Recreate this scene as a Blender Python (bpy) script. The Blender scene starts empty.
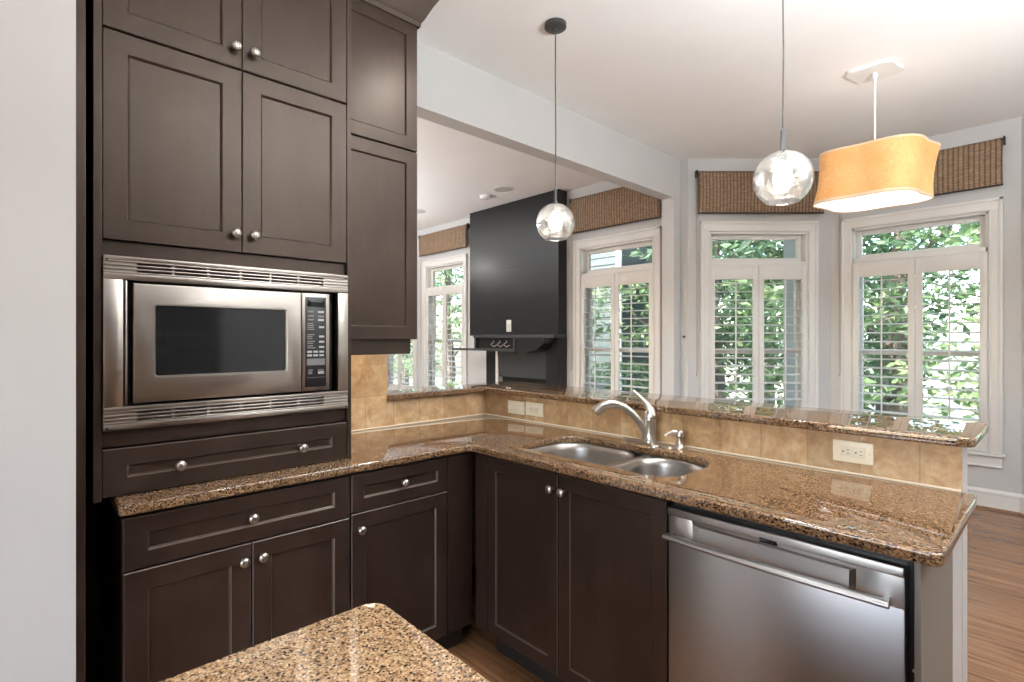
import bpy, bmesh, math, random
from math import sin, cos, pi, atan2, sqrt, radians
from mathutils import Vector, Matrix
random.seed(7)
S = bpy.context.scene
COL = S.collection
H = 1.378                      # height of the eye above the floor
T = atan2(1070 - 512, 524.0)   # heading: between the two kitchen runs

# ------------------------------------------------------------------ camera
cd = bpy.data.cameras.new('camera'); cam = bpy.data.objects.new('camera', cd); COL.objects.link(cam)
cam.location = (0, 0, H); cam.rotation_euler = (pi / 2, 0, T)
cd.sensor_width = 36; cd.lens = 524 / 1024 * 36; cd.shift_y = -3 / 1024; cd.clip_start = .02; cd.clip_end = 200
S.camera = cam
# ------------------------------------------------------------------ view
S.view_settings.view_transform = 'Standard'; S.view_settings.look = 'None'
S.view_settings.gamma = 1; S.view_settings.use_curve_mapping = False
S.view_settings.exposure = -0.12
# ------------------------------------------------------------------ sky + sun
W = bpy.data.worlds.new('sky'); S.world = W; W.use_nodes = True
nt = W.node_tree; bg = nt.nodes['Background']
sky = nt.nodes.new('ShaderNodeTexSky'); sky.sky_type = 'NISHITA'; sky.sun_disc = False
sky.sun_elevation = radians(48); sky.sun_rotation = radians(200); sky.air_density = 1.0; sky.dust_density = 2.5
nt.links.new(sky.outputs[0], bg.inputs[0]); bg.inputs[1].default_value = 2.2
def lamp(name, kind, loc, energy, color=(1, 1, 1), **kw):
    d = bpy.data.lights.new(name, kind); d.energy = energy; d.color = color
    for k, v in kw.items(): setattr(d, k, v)
    o = bpy.data.objects.new(name, d); COL.objects.link(o); o.location = loc; return o
sun = lamp('sun', 'SUN', (0, 0, 20), 16.0, (1, .95, .86), angle=.01)
sun.rotation_euler = (radians(44), 0, radians(-25))
# unseen ceiling can lamps, added to brighten the rooms; one is read off a highlight (each sits in a can built below)
CANS = [(-.85, .70), (-1.03, 1.79), (.15, 1.5), (1.1, .8), (.8, 3.2), (.7, -1.8),
        (-6.4, 2.2), (-4.2, 1.0), (-6.4, .4), (-3.8, -.8)]
CEIL = 1.73 + H
lamp('under_cabinet_lamp', 'AREA', (-2.28, 1.13, H - .03), 1.6, (1, .84, .62), shape='RECTANGLE', size=.08, size_y=.35)
lamp('highlight_lamp', 'POINT', (-7.0, 3.2, 2.6), 25, (1, .97, .93), shadow_soft_size=.09)  # bare lamp added out of view to put a highlight on the fireplace
for i, (x, y) in enumerate(CANS):
    l = lamp('unseen_can_lamp', 'SPOT', (x, y, CEIL - .02), 110 if i == 1 else 30 if i < 6 else 50, (1, .99, .975), shadow_soft_size=.07, spot_size=radians(165 if i == 1 else 115), spot_blend=.9)
# fill lamps added out of view, turned up to the ceiling to brighten the rooms
for x, y, e in ((1.0, 1.6, 270), (1.7, 3.3, 36), (-5.6, .3, 170), (-6.6, 2.0, 90)):
    lamp('bounce_fill', 'AREA', (x, y, 1.9), e, (.94, .98, 1), shape='DISK', size=1.0).rotation_euler = (pi, 0, 0)
# daylight sampling portals at the windows (guide the sky light only)
def portal(loc, rz, sx, sz):
    o = lamp('sky_portal', 'AREA', loc, 1, shape='RECTANGLE', size=sx, size_y=sz)
    o.data.cycles.is_portal = True; o.rotation_euler = (pi / 2, 0, rz + pi); return o

# ------------------------------------------------------------------ materials
def mat(name):
    m = bpy.data.materials.new(name); m.use_nodes = True
    return m, m.node_tree.nodes, m.node_tree.links, m.node_tree.nodes['Principled BSDF']
def coords(n, l, scale=(1, 1, 1), rot=(0, 0, 0), src='Object', loc=(0, 0, 0)):
    tc = n.new('ShaderNodeTexCoord'); mp = n.new('ShaderNodeMapping'); mp.inputs['Scale'].default_value = scale
    mp.inputs['Rotation'].default_value = rot; mp.inputs['Location'].default_value = loc
    l.new(tc.outputs[src], mp.inputs[0]); return mp.outputs[0]
def noise(n, l, vec, scale, detail=4, rough=.5, dist=0):
    t = n.new('ShaderNodeTexNoise'); t.inputs['Scale'].default_value = scale; t.inputs['Detail'].default_value = detail
    t.inputs['Roughness'].default_value = rough; t.inputs['Distortion'].default_value = dist; l.new(vec, t.inputs['Vector']); return t.outputs['Fac']
def ramp(n, l, fac, stops, interp='LINEAR'):
    r = n.new('ShaderNodeValToRGB'); r.color_ramp.interpolation = interp
    e = r.color_ramp.elements
    while len(e) > 1: e.remove(e[-1])
    for i, (p, c) in enumerate(stops):
        k = e[0] if i == 0 else e.new(p)
        k.position = p; k.color = (*c, 1)
    l.new(fac, r.inputs[0]); return r.outputs[0]
def mix(n, l, fac, a, b, mode='MIX'):
    x = n.new('ShaderNodeMix'); x.data_type = 'RGBA'; x.blend_type = mode
    if isinstance(fac, (int, float)): x.inputs[0].default_value = fac
    else: l.new(fac, x.inputs[0])
    for sock, v in ((x.inputs[6], a), (x.inputs[7], b)):
        if isinstance(v, tuple): sock.default_value = (*v, 1)
        else: l.new(v, sock)
    return x.outputs[2]
def bump(n, l, p, h, strength=.2, dist=.002):
    b = n.new('ShaderNodeBump'); b.inputs['Strength'].default_value = strength; b.inputs['Distance'].default_value = dist
    l.new(h, b.inputs['Height']); l.new(b.outputs[0], p.inputs['Normal'])
def plain(name, c, rough=.5, metal=0, spec=.5, coat=0):
    m, n, l, p = mat(name); p.inputs['Base Color'].default_value = (*c, 1); p.inputs['Roughness'].default_value = rough
    p.inputs['Metallic'].default_value = metal; p.inputs['Specular IOR Level'].default_value = spec; p.inputs['Coat Weight'].default_value = coat
    return m
def emis(name, c, s):
    m, n, l, p = mat(name); p.inputs['Base Color'].default_value = (*c, 1); p.inputs['Emission Color'].default_value = (*c, 1)
    p.inputs['Emission Strength'].default_value = s; return m
def painted(name, c, rough=.55, b=.05):
    m, n, l, p = mat(name); v = coords(n, l)
    f = noise(n, l, v, 3, 3); l.new(ramp(n, l, f, [(.3, tuple(x * .975 for x in c)), (.7, c)]), p.inputs['Base Color'])
    p.inputs['Roughness'].default_value = rough; bump(n, l, p, noise(n, l, v, 260, 2), b, .001); return m
M_WALL = painted('wall_paint', (.56, .556, .55)); M_CEIL = painted('ceiling_paint', (.90, .90, .895), .8)
M_TRIM = painted('white_trim_paint', (.74, .725, .70), .35, .01)
M_SHUT = painted('shutter_paint', (.72, .70, .67), .35, .01)
def darkwood():
    m, n, l, p = mat('dark_stained_maple')
    f1 = noise(n, l, coords(n, l, (3, 3, 2)), 2.2, 5, .6, .4); f2 = noise(n, l, coords(n, l, (60, 60, 2.2)), 1.5, 4, .6)
    c = ramp(n, l, f1, [(.25, (.0155, .0090, .0070)), (.5, (.025, .0150, .0118)), (.78, (.039, .0245, .0195))])
    c = mix(n, l, .55, c, ramp(n, l, f2, [(.3, (.55, .52, .5)), (.7, (1, 1, 1))]), 'MULTIPLY')
    l.new(c, p.inputs['Base Color']); p.inputs['Roughness'].default_value = .34; p.inputs['Specular IOR Level'].default_value = .46; p.inputs['Specular Tint'].default_value = (1, .80, .66, 1)
    p.inputs['Coat Weight'].default_value = .05; p.inputs['Coat Roughness'].default_value = .22
    bump(n, l, p, f2, .05, .0006); return m
M_DARK = darkwood()
M_WORN = plain('worn_stain_edge', (.085, .06, .047), .35)
M_TOE = plain('toe_kick_and_gap_shade', (.010, .008, .007), .5)
def granite(name, pal, scale=1):
    m, n, l, p = mat(name); v = coords(n, l, (scale,) * 3)
    vo = n.new('ShaderNodeTexVoronoi'); vo.inputs['Scale'].default_value = 250; vo.inputs['Randomness'].default_value = 1; l.new(v, vo.inputs['Vector'])
    sp = n.new('ShaderNodeSeparateColor'); l.new(vo.outputs['Color'], sp.inputs[0])
    c = ramp(n, l, sp.outputs[0], pal, 'CONSTANT')
    f = noise(n, l, v, 120, 4, .7); dk = ramp(n, l, f, [(.34, (.3, .24, .2)), (.50, (1, 1, 1))])
    c = mix(n, l, .8, c, dk, 'MULTIPLY')
    l.new(c, p.inputs['Base Color']); p.inputs['Roughness'].default_value = .022; p.inputs['IOR'].default_value = 1.75; return m
M_GRAN = granite('brown_granite', [(0, (.018, .012, .009)), (.17, (.13, .070, .036)), (.38, (.205, .115, .056)), (.62, (.26, .150, .075)), (.80, (.075, .042, .025)), (.92, (.26, .18, .11))])
M_GRANI = granite('golden_granite', [(0, (.04, .028, .022)), (.12, (.26, .15, .075)), (.34, (.38, .235, .12)), (.64, (.47, .315, .18)), (.86, (.19, .11, .06)), (.94, (.56, .42, .28))], 1.25)
def tile():
    m, n, l, p = mat('travertine_tile')
    tc = n.new('ShaderNodeTexCoord'); sp = n.new('ShaderNodeSeparateXYZ'); l.new(tc.outputs['Object'], sp.inputs[0])
    ad = n.new('ShaderNodeMath'); ad.operation = 'ADD'; l.new(sp.outputs[0], ad.inputs[0]); l.new(sp.outputs[1], ad.inputs[1])
    cb = n.new('ShaderNodeCombineXYZ'); l.new(ad.outputs[0], cb.inputs[0]); l.new(sp.outputs[2], cb.inputs[1])
    mp = n.new('ShaderNodeMapping'); mp.inputs['Location'].default_value = (.358, -1.08, 0); l.new(cb.outputs[0], mp.inputs[0])
    br = n.new('ShaderNodeTexBrick'); br.offset = 0; br.squash = 1; br.inputs['Scale'].default_value = 1; br.inputs['Mortar Size'].default_value = .0024
    br.inputs['Brick Width'].default_value = .1618; br.inputs['Row Height'].default_value = .1618; br.inputs['Mortar Smooth'].default_value = .1
    br.inputs['Color1'].default_value = (.66, .62, .58, 1); br.inputs['Color2'].default_value = (1, 1, 1, 1); br.inputs['Mortar'].default_value = (.62, .56, .5, 1); br.inputs['Bias'].default_value = 0
    l.new(mp.outputs[0], br.inputs['Vector'])
    v = coords(n, l); f = noise(n, l, v, 6, 8, .65, 1.2); g = noise(n, l, coords(n, l, (1, 1, 1), (0, .6, .5)), 22, 6, .7, .6)
    c = ramp(n, l, f, [(.30, (.38, .235, .11)), (.46, (.58, .39, .21)), (.58, (.64, .465, .28)), (.72, (.76, .62, .44))])
    c = mix(n, l, .6, c, ramp(n, l, g, [(.38, (.58, .48, .38)), (.62, (1, 1, 1))]), 'MULTIPLY')
    c = mix(n, l, .9, c, br.outputs['Color'], 'MULTIPLY')
    l.new(c, p.inputs['Base Color']); p.inputs['Roughness'].default_value = .4; bump(n, l, p, br.outputs['Fac'], -.3, .001); return m
M_TILE = tile()
M_CAULK = plain('cream_caulk', (.78, .68, .54), .5)
def steel(name, c, rough, axis, aniso=.75):
    m, n, l, p = mat(name); s = [9, 9, 9]
    for a in range(3): s[a] = 3 if a == axis else 420
    f = noise(n, l, coords(n, l, tuple(s)), 1, 3, .6)
    l.new(ramp(n, l, f, [(.3, tuple(x * .93 for x in c)), (.7, c)]), p.inputs['Base Color'])
    tg = n.new('ShaderNodeTangent'); tg.direction_type = 'RADIAL'; tg.axis = 'Z'; l.new(tg.outputs[0], p.inputs['Tangent']); p.inputs['Anisotropic'].default_value = aniso; p.inputs['Anisotropic Rotation'].default_value = .25
    p.inputs['Metallic'].default_value = 1; p.inputs['Roughness'].default_value = rough; bump(n, l, p, f, .035, .0004); return m
M_STEEL = steel('brushed_stainless', (.47, .465, .455), .36, 0)
M_STEELW = steel('brushed_warm_stainless', (.40, .36, .325), .28, 0, .6)
M_BOWL = steel('satin_sink_steel', (.43, .405, .375), .33, 0, 0)
M_NICK = plain('brushed_nickel', (.52, .485, .44), .30, 1)
M_NICKD = plain('nickel_groove', (.25, .23, .21), .4, 1)
M_BLACK = plain('black_plastic', (.008, .008, .009), .35)
M_GLOSS = plain('black_glass', (.012, .013, .014), .06, 0, .6)
M_MARK = plain('grey_button', (.42, .42, .41), .5); M_MARKD = plain('dim_button', (.16, .16, .16), .5)
M_CHAR = painted('charcoal_paint', (.0075, .008, .009), .33, .1)
M_CHARL = painted('grey_panel_paint', (.034, .037, .040), .5, .1)
M_BLKIN = plain('matt_black', (.004, .004, .004), .8)
M_ALM = plain('almond_plastic', (.80, .74, .60), .35); M_ALMD = plain('almond_insert', (.72, .67, .54), .35)
M_WHITE = plain('white_plastic', (.8, .8, .79), .4)
M_HOLE = plain('dark_slot', (.05, .035, .025), .6)
M_CORD = plain('grey_cord', (.34, .31, .28), .6); M_CABLE = plain('dark_fabric_cable', (.055, .053, .05), .6); M_CANOPY = plain('graphite_metal', (.06, .06, .06), .45, .3)
M_BRKT = plain('dark_bracket', (.025, .018, .014), .5)
M_GREIGE = painted('greige_panel_paint', (.155, .138, .12), .45)
def glassmat(name, tint, refl, rough=0.0):
    m, n, l, p = mat(name); n.remove(p); o = n['Material Output']
    a = n.new('ShaderNodeBsdfTransparent'); a.inputs[0].default_value = (*tint, 1); g = n.new('ShaderNodeBsdfGlossy'); g.inputs['Roughness'].default_value = rough
    lw = n.new('ShaderNodeLayerWeight'); lw.inputs[0].default_value = .5; x = n.new('ShaderNodeMixShader')
    pw = n.new('ShaderNodeMath'); pw.operation = 'POWER'; l.new(lw.outputs['Facing'], pw.inputs[0]); pw.inputs[1].default_value = 5
    f = n.new('ShaderNodeMath'); f.operation = 'MULTIPLY_ADD'; l.new(pw.outputs[0], f.inputs[0]); f.inputs[1].default_value = .8; f.inputs[2].default_value = refl
    l.new(f.outputs[0], x.inputs[0]); l.new(a.outputs[0], x.inputs[1]); l.new(g.outputs[0], x.inputs[2]); l.new(x.outputs[0], o.inputs[0]); return m
M_PANE = glassmat('window_glass', (.95, .97, .96), .02)
def globemat():
    m, n, l, p = mat('seeded_clear_glass'); n.remove(p); o = n['Material Output']
    a = n.new('ShaderNodeBsdfTransparent'); a.inputs[0].default_value = (.93, .93, .92, 1)
    g = n.new('ShaderNodeBsdfGlossy'); g.inputs['Roughness'].default_value = .06; tr = n.new('ShaderNodeBsdfTranslucent'); tr.inputs[0].default_value = (.95, .94, .92, 1)
    v = coords(n, l); vo = n.new('ShaderNodeTexVoronoi'); vo.feature = 'DISTANCE_TO_EDGE'; vo.inputs['Scale'].default_value = 34; l.new(v, vo.inputs['Vector'])
    nz = noise(n, l, v, 26, 4, .6, .8)
    bp = n.new('ShaderNodeBump'); bp.inputs['Strength'].default_value = .5; bp.inputs['Distance'].default_value = .004; l.new(nz, bp.inputs['Height']); l.new(bp.outputs[0], g.inputs['Normal'])
    lw = n.new('ShaderNodeLayerWeight'); lw.inputs[0].default_value = .38; l.new(bp.outputs[0], lw.inputs['Normal'])
    cr = ramp(n, l, nz, [(.45, (.03, .03, .03)), (.70, (.18, .18, .18))])
    s1 = n.new('ShaderNodeMixShader'); l.new(cr, s1.inputs[0]); l.new(a.outputs[0], s1.inputs[1]); l.new(tr.outputs[0], s1.inputs[2])
    s2 = n.new('ShaderNodeMixShader'); l.new(lw.outputs['Facing'], s2.inputs[0]); l.new(s1.outputs[0], s2.inputs[1]); l.new(g.outputs[0], s2.inputs[2])
    l.new(s2.outputs[0], o.inputs[0]); return m
M_GLOBE = globemat()
M_BULB = emis('warm_bulb', (1, .95, .88), 34)
M_CAN = emis('can_lens', (1, .93, .84), 5)
def woven():
    m, n, l, p = mat('woven_bamboo')
    def wave(sc, d, det=2):
        w = n.new('ShaderNodeTexWave'); w.wave_type = 'BANDS'; w.bands_direction = d; w.inputs['Scale'].default_value = sc; w.inputs['Distortion'].default_value = .6; w.inputs['Detail'].default_value = det
        w.inputs['Detail Scale'].default_value = 3; l.new(coords(n, l), w.inputs['Vector']); return w.outputs['Fac']
    a = wave(9.6, 'X', .5); b = wave(24, 'Z'); f = noise(n, l, coords(n, l, (18, 1, 60)), 1, 4)
    c = ramp(n, l, f, [(.3, (.23, .145, .088)), (.5, (.31, .205, .128)), (.72, (.41, .285, .185))])
    c = mix(n, l, .75, c, ramp(n, l, a, [(.10, (.28, .23, .19)), (.45, (1, 1, 1))]), 'MULTIPLY')
    c = mix(n, l, .6, c, ramp(n, l, b, [(.1, (.5, .45, .4)), (.5, (1, 1, 1))]), 'MULTIPLY')
    l.new(c, p.inputs['Base Color']); p.inputs['Roughness'].default_value = .7; bump(n, l, p, b, .5, .003); return m
M_WOVEN = woven()
def shadefab():
    m, n, l, p = mat('lit_linen'); v = coords(n, l)
    f = noise(n, l, coords(n, l, (30, 30, 160)), 1, 3); g = noise(n, l, coords(n, l, (160, 160, 24)), 1, 3); k = noise(n, l, v, 5, 2)
    c = ramp(n, l, k, [(.3, (.74, .36, .13)), (.7, (.84, .47, .20))])
    c = mix(n, l, .6, c, ramp(n, l, f, [(.3, (.75, .7, .6)), (.7, (1, 1, 1))]), 'MULTIPLY'); c = mix(n, l, .6, c, ramp(n, l, g, [(.3, (.75, .7, .6)), (.7, (1, 1, 1))]), 'MULTIPLY')
    l.new(c, p.inputs['Base Color']); l.new(c, p.inputs['Emission Color']); p.inputs['Emission Strength'].default_value = .26; p.inputs['Roughness'].default_value = .8; return m
M_FAB = shadefab(); M_FABT = emis('shade_hem', (.62, .45, .30), .25); M_DIFF = emis('lit_diffuser', (1, .96, .90), 1.15)
def floor():
    m, n, l, p = mat('oak_strip_floor'); v = coords(n, l)
    br = n.new('ShaderNodeTexBrick'); br.offset = .43; br.inputs['Scale'].default_value = 1; br.inputs['Mortar Size'].default_value = .0011; br.inputs['Brick Width'].default_value = 1.1; br.inputs['Row Height'].default_value = .082
    br.inputs['Color1'].default_value = (.72, .72, .72, 1); br.inputs['Color2'].default_value = (1, 1, 1, 1); br.inputs['Mortar'].default_value = (.35, .3, .27, 1); l.new(v, br.inputs['Vector'])
    ad = n.new('ShaderNodeVectorMath'); ad.operation = 'MULTIPLY_ADD'; l.new(br.outputs['Color'], ad.inputs[0]); ad.inputs[1].default_value = (9, 9, 9); l.new(coords(n, l, (2.2, 26, 1)), ad.inputs[2])
    f = noise(n, l, ad.outputs[0], 1.0, 6, .62, .9)
    c = ramp(n, l, f, [(.28, (.10, .042, .018)), (.46, (.21, .098, .044)), (.62, (.28, .138, .066)), (.8, (.35, .185, .095))])
    c = mix(n, l, .8, c, br.outputs['Color'], 'MULTIPLY'); l.new(c, p.inputs['Base Color']); p.inputs['Roughness'].default_value = .27; bump(n, l, p, br.outputs['Fac'], -.2, .0008); return m
M_FLOOR = floor()
def leafm(name, c1, c2):
    m, n, l, p = mat(name); oi = n.new('ShaderNodeNewGeometry')
    c = ramp(n, l, oi.outputs['Random Per Island'], [(0, c1), (.7, c2), (1, tuple(min(1, x * 1.5) for x in c2))])
    l.new(c, p.inputs['Base Color']); p.inputs['Roughness'].default_value = .5
    tr = n.new('ShaderNodeBsdfTranslucent'); l.new(c, tr.inputs[0]); x = n.new('ShaderNodeMixShader'); x.inputs[0].default_value = .4
    l.new(p.outputs[0], x.inputs[1]); l.new(tr.outputs[0], x.inputs[2]); l.new(x.outputs[0], n['Material Output'].inputs[0]); return m
M_LEAF = leafm('fresh_leaf', (.12, .20, .085), (.25, .34, .17)); M_LEAFD = leafm('deep_leaf', (.06, .12, .065), (.14, .22, .12))
M_BARK = painted('bark', (.16, .13, .11), .9, .5); M_GROUND = painted('leaf_litter', (.24, .22, .15), .9, .5)
M_SIDING = painted('pale_siding', (.055, .075, .073), .6); M_ROOF = painted('shingles', (.10, .10, .10), .9, .4); M_EXTW = painted('exterior_white', (.75, .77, .78), .5)

# ------------------------------------------------------------------ mesh tools
class MB:
    def __init__(s): s.bm = bmesh.new()
    def box(s, x0, x1, y0, y1, z0, z1, bev=0, seg=2, m=0):
        g = bmesh.ops.create_cube(s.bm, size=1); vs = g['verts']
        for v in vs: v.co = Vector(((x0 + x1) / 2 + v.co.x * (x1 - x0), (y0 + y1) / 2 + v.co.y * (y1 - y0), (z0 + z1) / 2 + v.co.z * (z1 - z0)))
        fs = {f for v in vs for f in v.link_faces}
        for f in fs: f.material_index = m
        if bev:
            es = list({e for f in fs for e in f.edges})
            bmesh.ops.bevel(s.bm, geom=es, offset=bev, segments=seg, profile=.5, affect='EDGES', material=-1)
        return s
    def quad(s, pts, m=0, smooth=False):
        f = s.bm.faces.new([s.bm.verts.new(p) for p in pts]); f.material_index = m; f.smooth = smooth; return f
    def tube(s, pts, rad, n=12, m=0, cap=True, up=None):
        pts = [Vector(p) for p in pts]; k = len(pts)
        if not hasattr(rad, '__len__'): rad = [rad] * k
        rings = []; prev = None
        for i, p in enumerate(pts):
            d = (pts[min(i + 1, k - 1)] - pts[max(i - 1, 0)]).normalized()
            if prev is None:
                a = Vector((0, 0, 1)) if abs(d.z) < .9 else Vector((1, 0, 0)); u = d.cross(a).normalized()
            else: u = (prev - d * prev.dot(d)).normalized()
            prev = u; w = d.cross(u)
            r = rad[i]; ru, rw = (r if hasattr(r, '__len__') else (r, r))
            rings.append([s.bm.verts.new(p + u * ru * cos(2 * pi * j / n) + w * rw * sin(2 * pi * j / n)) for j in range(n)])
        for a, b in zip(rings, rings[1:]):
            for j in range(n):
                f = s.bm.faces.new((a[j], a[(j + 1) % n], b[(j + 1) % n], b[j])); f.smooth = True; f.material_index = m
        if cap:
            for r in (rings[0][::-1], rings[-1]):
                f = s.bm.faces.new(r); f.material_index = m
        return s
    def lathe(s, prof, c=(0, 0, 0), axis=(0, 0, 1), n=24, m=0, closed=False):
        ax = Vector(axis).normalized(); a = Vector((0, 0, 1)) if abs(ax.z) < .9 else Vector((1, 0, 0)); u = ax.cross(a).normalized(); w = ax.cross(u); c = Vector(c); rings = []
        for r, z in prof:
            if r < 1e-6: rings.append([s.bm.verts.new(c + ax * z)])
            else: rings.append([s.bm.verts.new(c + ax * z + (u * cos(2 * pi * j / n) + w * sin(2 * pi * j / n)) * r) for j in range(n)])
        for A, B in zip(rings, rings[1:]):
            for j in range(n):
                k = (j + 1) % n
                vs = [A[0], B[k], B[j]] if len(A) == 1 else [A[j], A[k], B[0]] if len(B) == 1 else [A[j], A[k], B[k], B[j]]
                if len(A) == 1 and len(B) == 1: continue
                f = s.bm.faces.new(vs); f.smooth = True; f.material_index = m
        return s
    def prism(s, poly, z0, z1, m=0, f=None, smooth=False):
        g = f or (lambda x, y, z: (x, y, z)); n = len(poly)
        a = [s.bm.verts.new(g(x, y, z0)) for x, y in poly]; b = [s.bm.verts.new(g(x, y, z1)) for x, y in poly]
        for fs in [a[::-1], b]: s.bm.faces.new(fs).material_index = m
        for i in range(n):
            q = s.bm.faces.new((a[i], a[(i + 1) % n], b[(i + 1) % n], b[i])); q.material_index = m; q.smooth = smooth
        return s
    def door(s, x0, x1, z0, z1, t=.02, fr=.057, fz=None, m=0, mw=1):
        """five-piece front: outer face at y=0, recessed panel, worn bead (material mw)"""
        fz = fz or fr; c = .0022; d = .008; b = .007
        def ring(i, k, y, kz=None): return [s.bm.verts.new(p) for p in ((x0 + i, y, z0 + (kz or k)), (x1 - i, y, z0 + (kz or k)), (x1 - i, y, z1 - (kz or k)), (x0 + i, y, z1 - (kz or k)))]
        R = [ring(0, 0, t), ring(0, 0, c), ring(c, c, 0), ring(fr, fz, 0), ring(fr + b * .4, fz + b * .4, b * .55), ring(fr + b, fz + b, d)]
        ms = [m, mw, m, mw, m]
        for A, B, mm in zip(R, R[1:], ms):
            for i in range(4):
                f = s.bm.faces.new((A[i], A[(i + 1) % 4], B[(i + 1) % 4], B[i])); f.material_index = mm
        s.bm.faces.new(R[-1]).material_index = m; s.bm.faces.new(R[0][::-1]).material_index = m
        return s
    def build(s, name, mats, parent=None, loc=(0, 0, 0), rz=0, sharp=40, recalc=True):
        if recalc: bmesh.ops.recalc_face_normals(s.bm, faces=s.bm.faces)
        me = bpy.data.meshes.new(name); s.bm.to_mesh(me); s.bm.free()
        for mm in (mats if isinstance(mats, (list, tuple)) else [mats]): me.materials.append(mm)
        if sharp:
            for p in me.polygons: p.use_smooth = True
            me.set_sharp_from_angle(angle=radians(sharp))
        o = bpy.data.objects.new(name, me); COL.objects.link(o)
        if parent: o.parent = parent
        o.location = loc; o.rotation_euler = (0, 0, rz); return o
def split(b, name, mats, parent=None, **k):
    """one object per loose piece of the mesh being built"""
    left = set(b.bm.verts); out = []
    while left:
        seed = left.pop(); isl = {seed}; st = [seed]
        while st:
            for e in st.pop().link_edges:
                for q in e.verts:
                    if q in left: left.discard(q); isl.add(q); st.append(q)
        nb = MB(); mp = {q: nb.bm.verts.new(q.co) for q in isl}
        for f in {f for q in isl for f in q.link_faces}:
            g = nb.bm.faces.new([mp[q] for q in f.verts]); g.material_index = f.material_index; g.smooth = f.smooth
        out.append(nb.build(name, mats, parent, **k))
    b.bm.free(); return out
def tag(o, label, cat, group=None, kind=None):
    o['label'] = label; o['category'] = cat
    if group: o['group'] = group
    if kind: o['kind'] = kind
    return o
def thing(name, label, cat, loc=(0, 0, 0), rz=0, group=None):
    o = bpy.data.objects.new(name, None); COL.objects.link(o); o.location = loc; o.rotation_euler = (0, 0, rz); o.empty_display_size = .1
    return tag(o, label, cat, group)
def struct(o, label=None):
    o['kind'] = 'structure'
    if label: o['label'] = label
    return o
def copy_tree(o, parent=None):
    c = o.copy(); COL.objects.link(c); c.parent = parent
    for ch in list(o.children): copy_tree(ch, c)
    return c
def arc(cx, cy, r, a0, a1, n=8): return [(cx + r * cos(a0 + (a1 - a0) * i / n), cy + r * sin(a0 + (a1 - a0) * i / n)) for i in range(n + 1)]
def rrect(x0, x1, y0, y1, r, n=8):
    r = r if hasattr(r, '__len__') else (r,) * 4   # bl, br, tr, tl
    return (arc(x0 + r[0], y0 + r[0], r[0], pi, 1.5 * pi, n) + arc(x1 - r[1], y0 + r[1], r[1], 1.5 * pi, 2 * pi, n) + arc(x1 - r[2], y1 - r[2], r[2], 0, .5 * pi, n) + arc(x0 + r[3], y1 - r[3], r[3], .5 * pi, pi, n))
def slab(name, outline, holes, z0, z1, m, bev=.006):
    """polished stone slab with eased edges: filled outline extruded and bevelled, baked to a mesh"""
    cu = bpy.data.curves.new(name, 'CURVE'); cu.dimensions = '2D'; cu.fill_mode = 'BOTH'
    for poly in [outline] + holes:
        sp = cu.splines.new('POLY'); sp.points.add(len(poly) - 1); sp.use_cyclic_u = True
        for p, (x, y) in zip(sp.points, poly): p.co = (x, y, 0, 1)
    cu.extrude = (z1 - z0) / 2 - bev; cu.bevel_depth = bev; cu.bevel_resolution = 3; cu.offset = -bev
    t = bpy.data.objects.new('tmp', cu); COL.objects.link(t)
    dg = bpy.context.evaluated_depsgraph_get(); dg.update()
    me = bpy.data.meshes.new_from_object(t.evaluated_get(dg)); bpy.data.objects.remove(t)
    bm = bmesh.new(); bm.from_mesh(me); bmesh.ops.remove_doubles(bm, verts=bm.verts, dist=.00005); bmesh.ops.translate(bm, verts=bm.verts, vec=(0, 0, (z0 + z1) / 2)); bm.to_mesh(me); bm.free()
    me.name = name; me.materials.clear(); me.materials.append(m)
    for p in me.polygons: p.use_smooth = True
    me.set_sharp_from_angle(angle=radians(50))
    o = bpy.data.objects.new(name, me); COL.objects.link(o); return o

# ------------------------------------------------------------------ room shell
Xw, YB, YL = -2.452, 5.70, 4.70
BX = [(-2.52, YL), (-1.58, YB), (-.26, YB), (.68, YL)]
MB().box(-10.2, 2.2, -3.2, 6.0, -.12, 0).build('floor', M_FLOOR, sharp=0); struct(bpy.data.objects['floor'], 'oak strip hardwood floor')
struct(MB().box(-10.2, 2.2, -3.2, 6.2, CEIL, CEIL + .25).build('ceiling', M_CEIL, sharp=0), 'white ceiling')
def wall(name, p0, p1, openings=(), z0=0, z1=None, th=.15, m=None):
    """wall panel from p0 to p1 (room side faces the right hand of the local -y axis), openings (x0,x1,z0,z1)"""
    z1 = CEIL if z1 is None else z1
    dx, dy = p1[0] - p0[0], p1[1] - p0[1]; L = sqrt(dx * dx + dy * dy); b = MB()
    xs = sorted({0, L, *[o[0] for o in openings], *[o[1] for o in openings]})
    for a, c in zip(xs, xs[1:]):
        op = next((o for o in openings if o[0] <= a + 1e-6 and o[1] >= c - 1e-6), None)
        if op:
            if op[2] > z0: b.box(a, c, 0, th, z0, op[2])
            if op[3] < z1: b.box(a, c, 0, th, op[3], z1)
        else: b.box(a, c, 0, th, z0, z1)
    return struct(b.build(name, m or M_WALL, loc=(p0[0], p0[1], 0), rz=atan2(dy, dx), sharp=0))
WZ0, WZ1, WH = .454, 1.023 + H + .0, .475
LBAY = sqrt(.94 ** 2 + 1.0)
wall('wall_bay', BX[1], BX[2], [(.655 - WH, .655 + WH, WZ0, WZ1)])
wall('wall_bay_left', BX[0], BX[1], [(LBAY / 2 - WH - .012, LBAY / 2 + WH - .012, WZ0, WZ1)])
wall('wall_bay_right', BX[2], BX[3], [(LBAY / 2 - WH, LBAY / 2 + WH, WZ0, WZ1)])
DZ = .09
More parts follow.
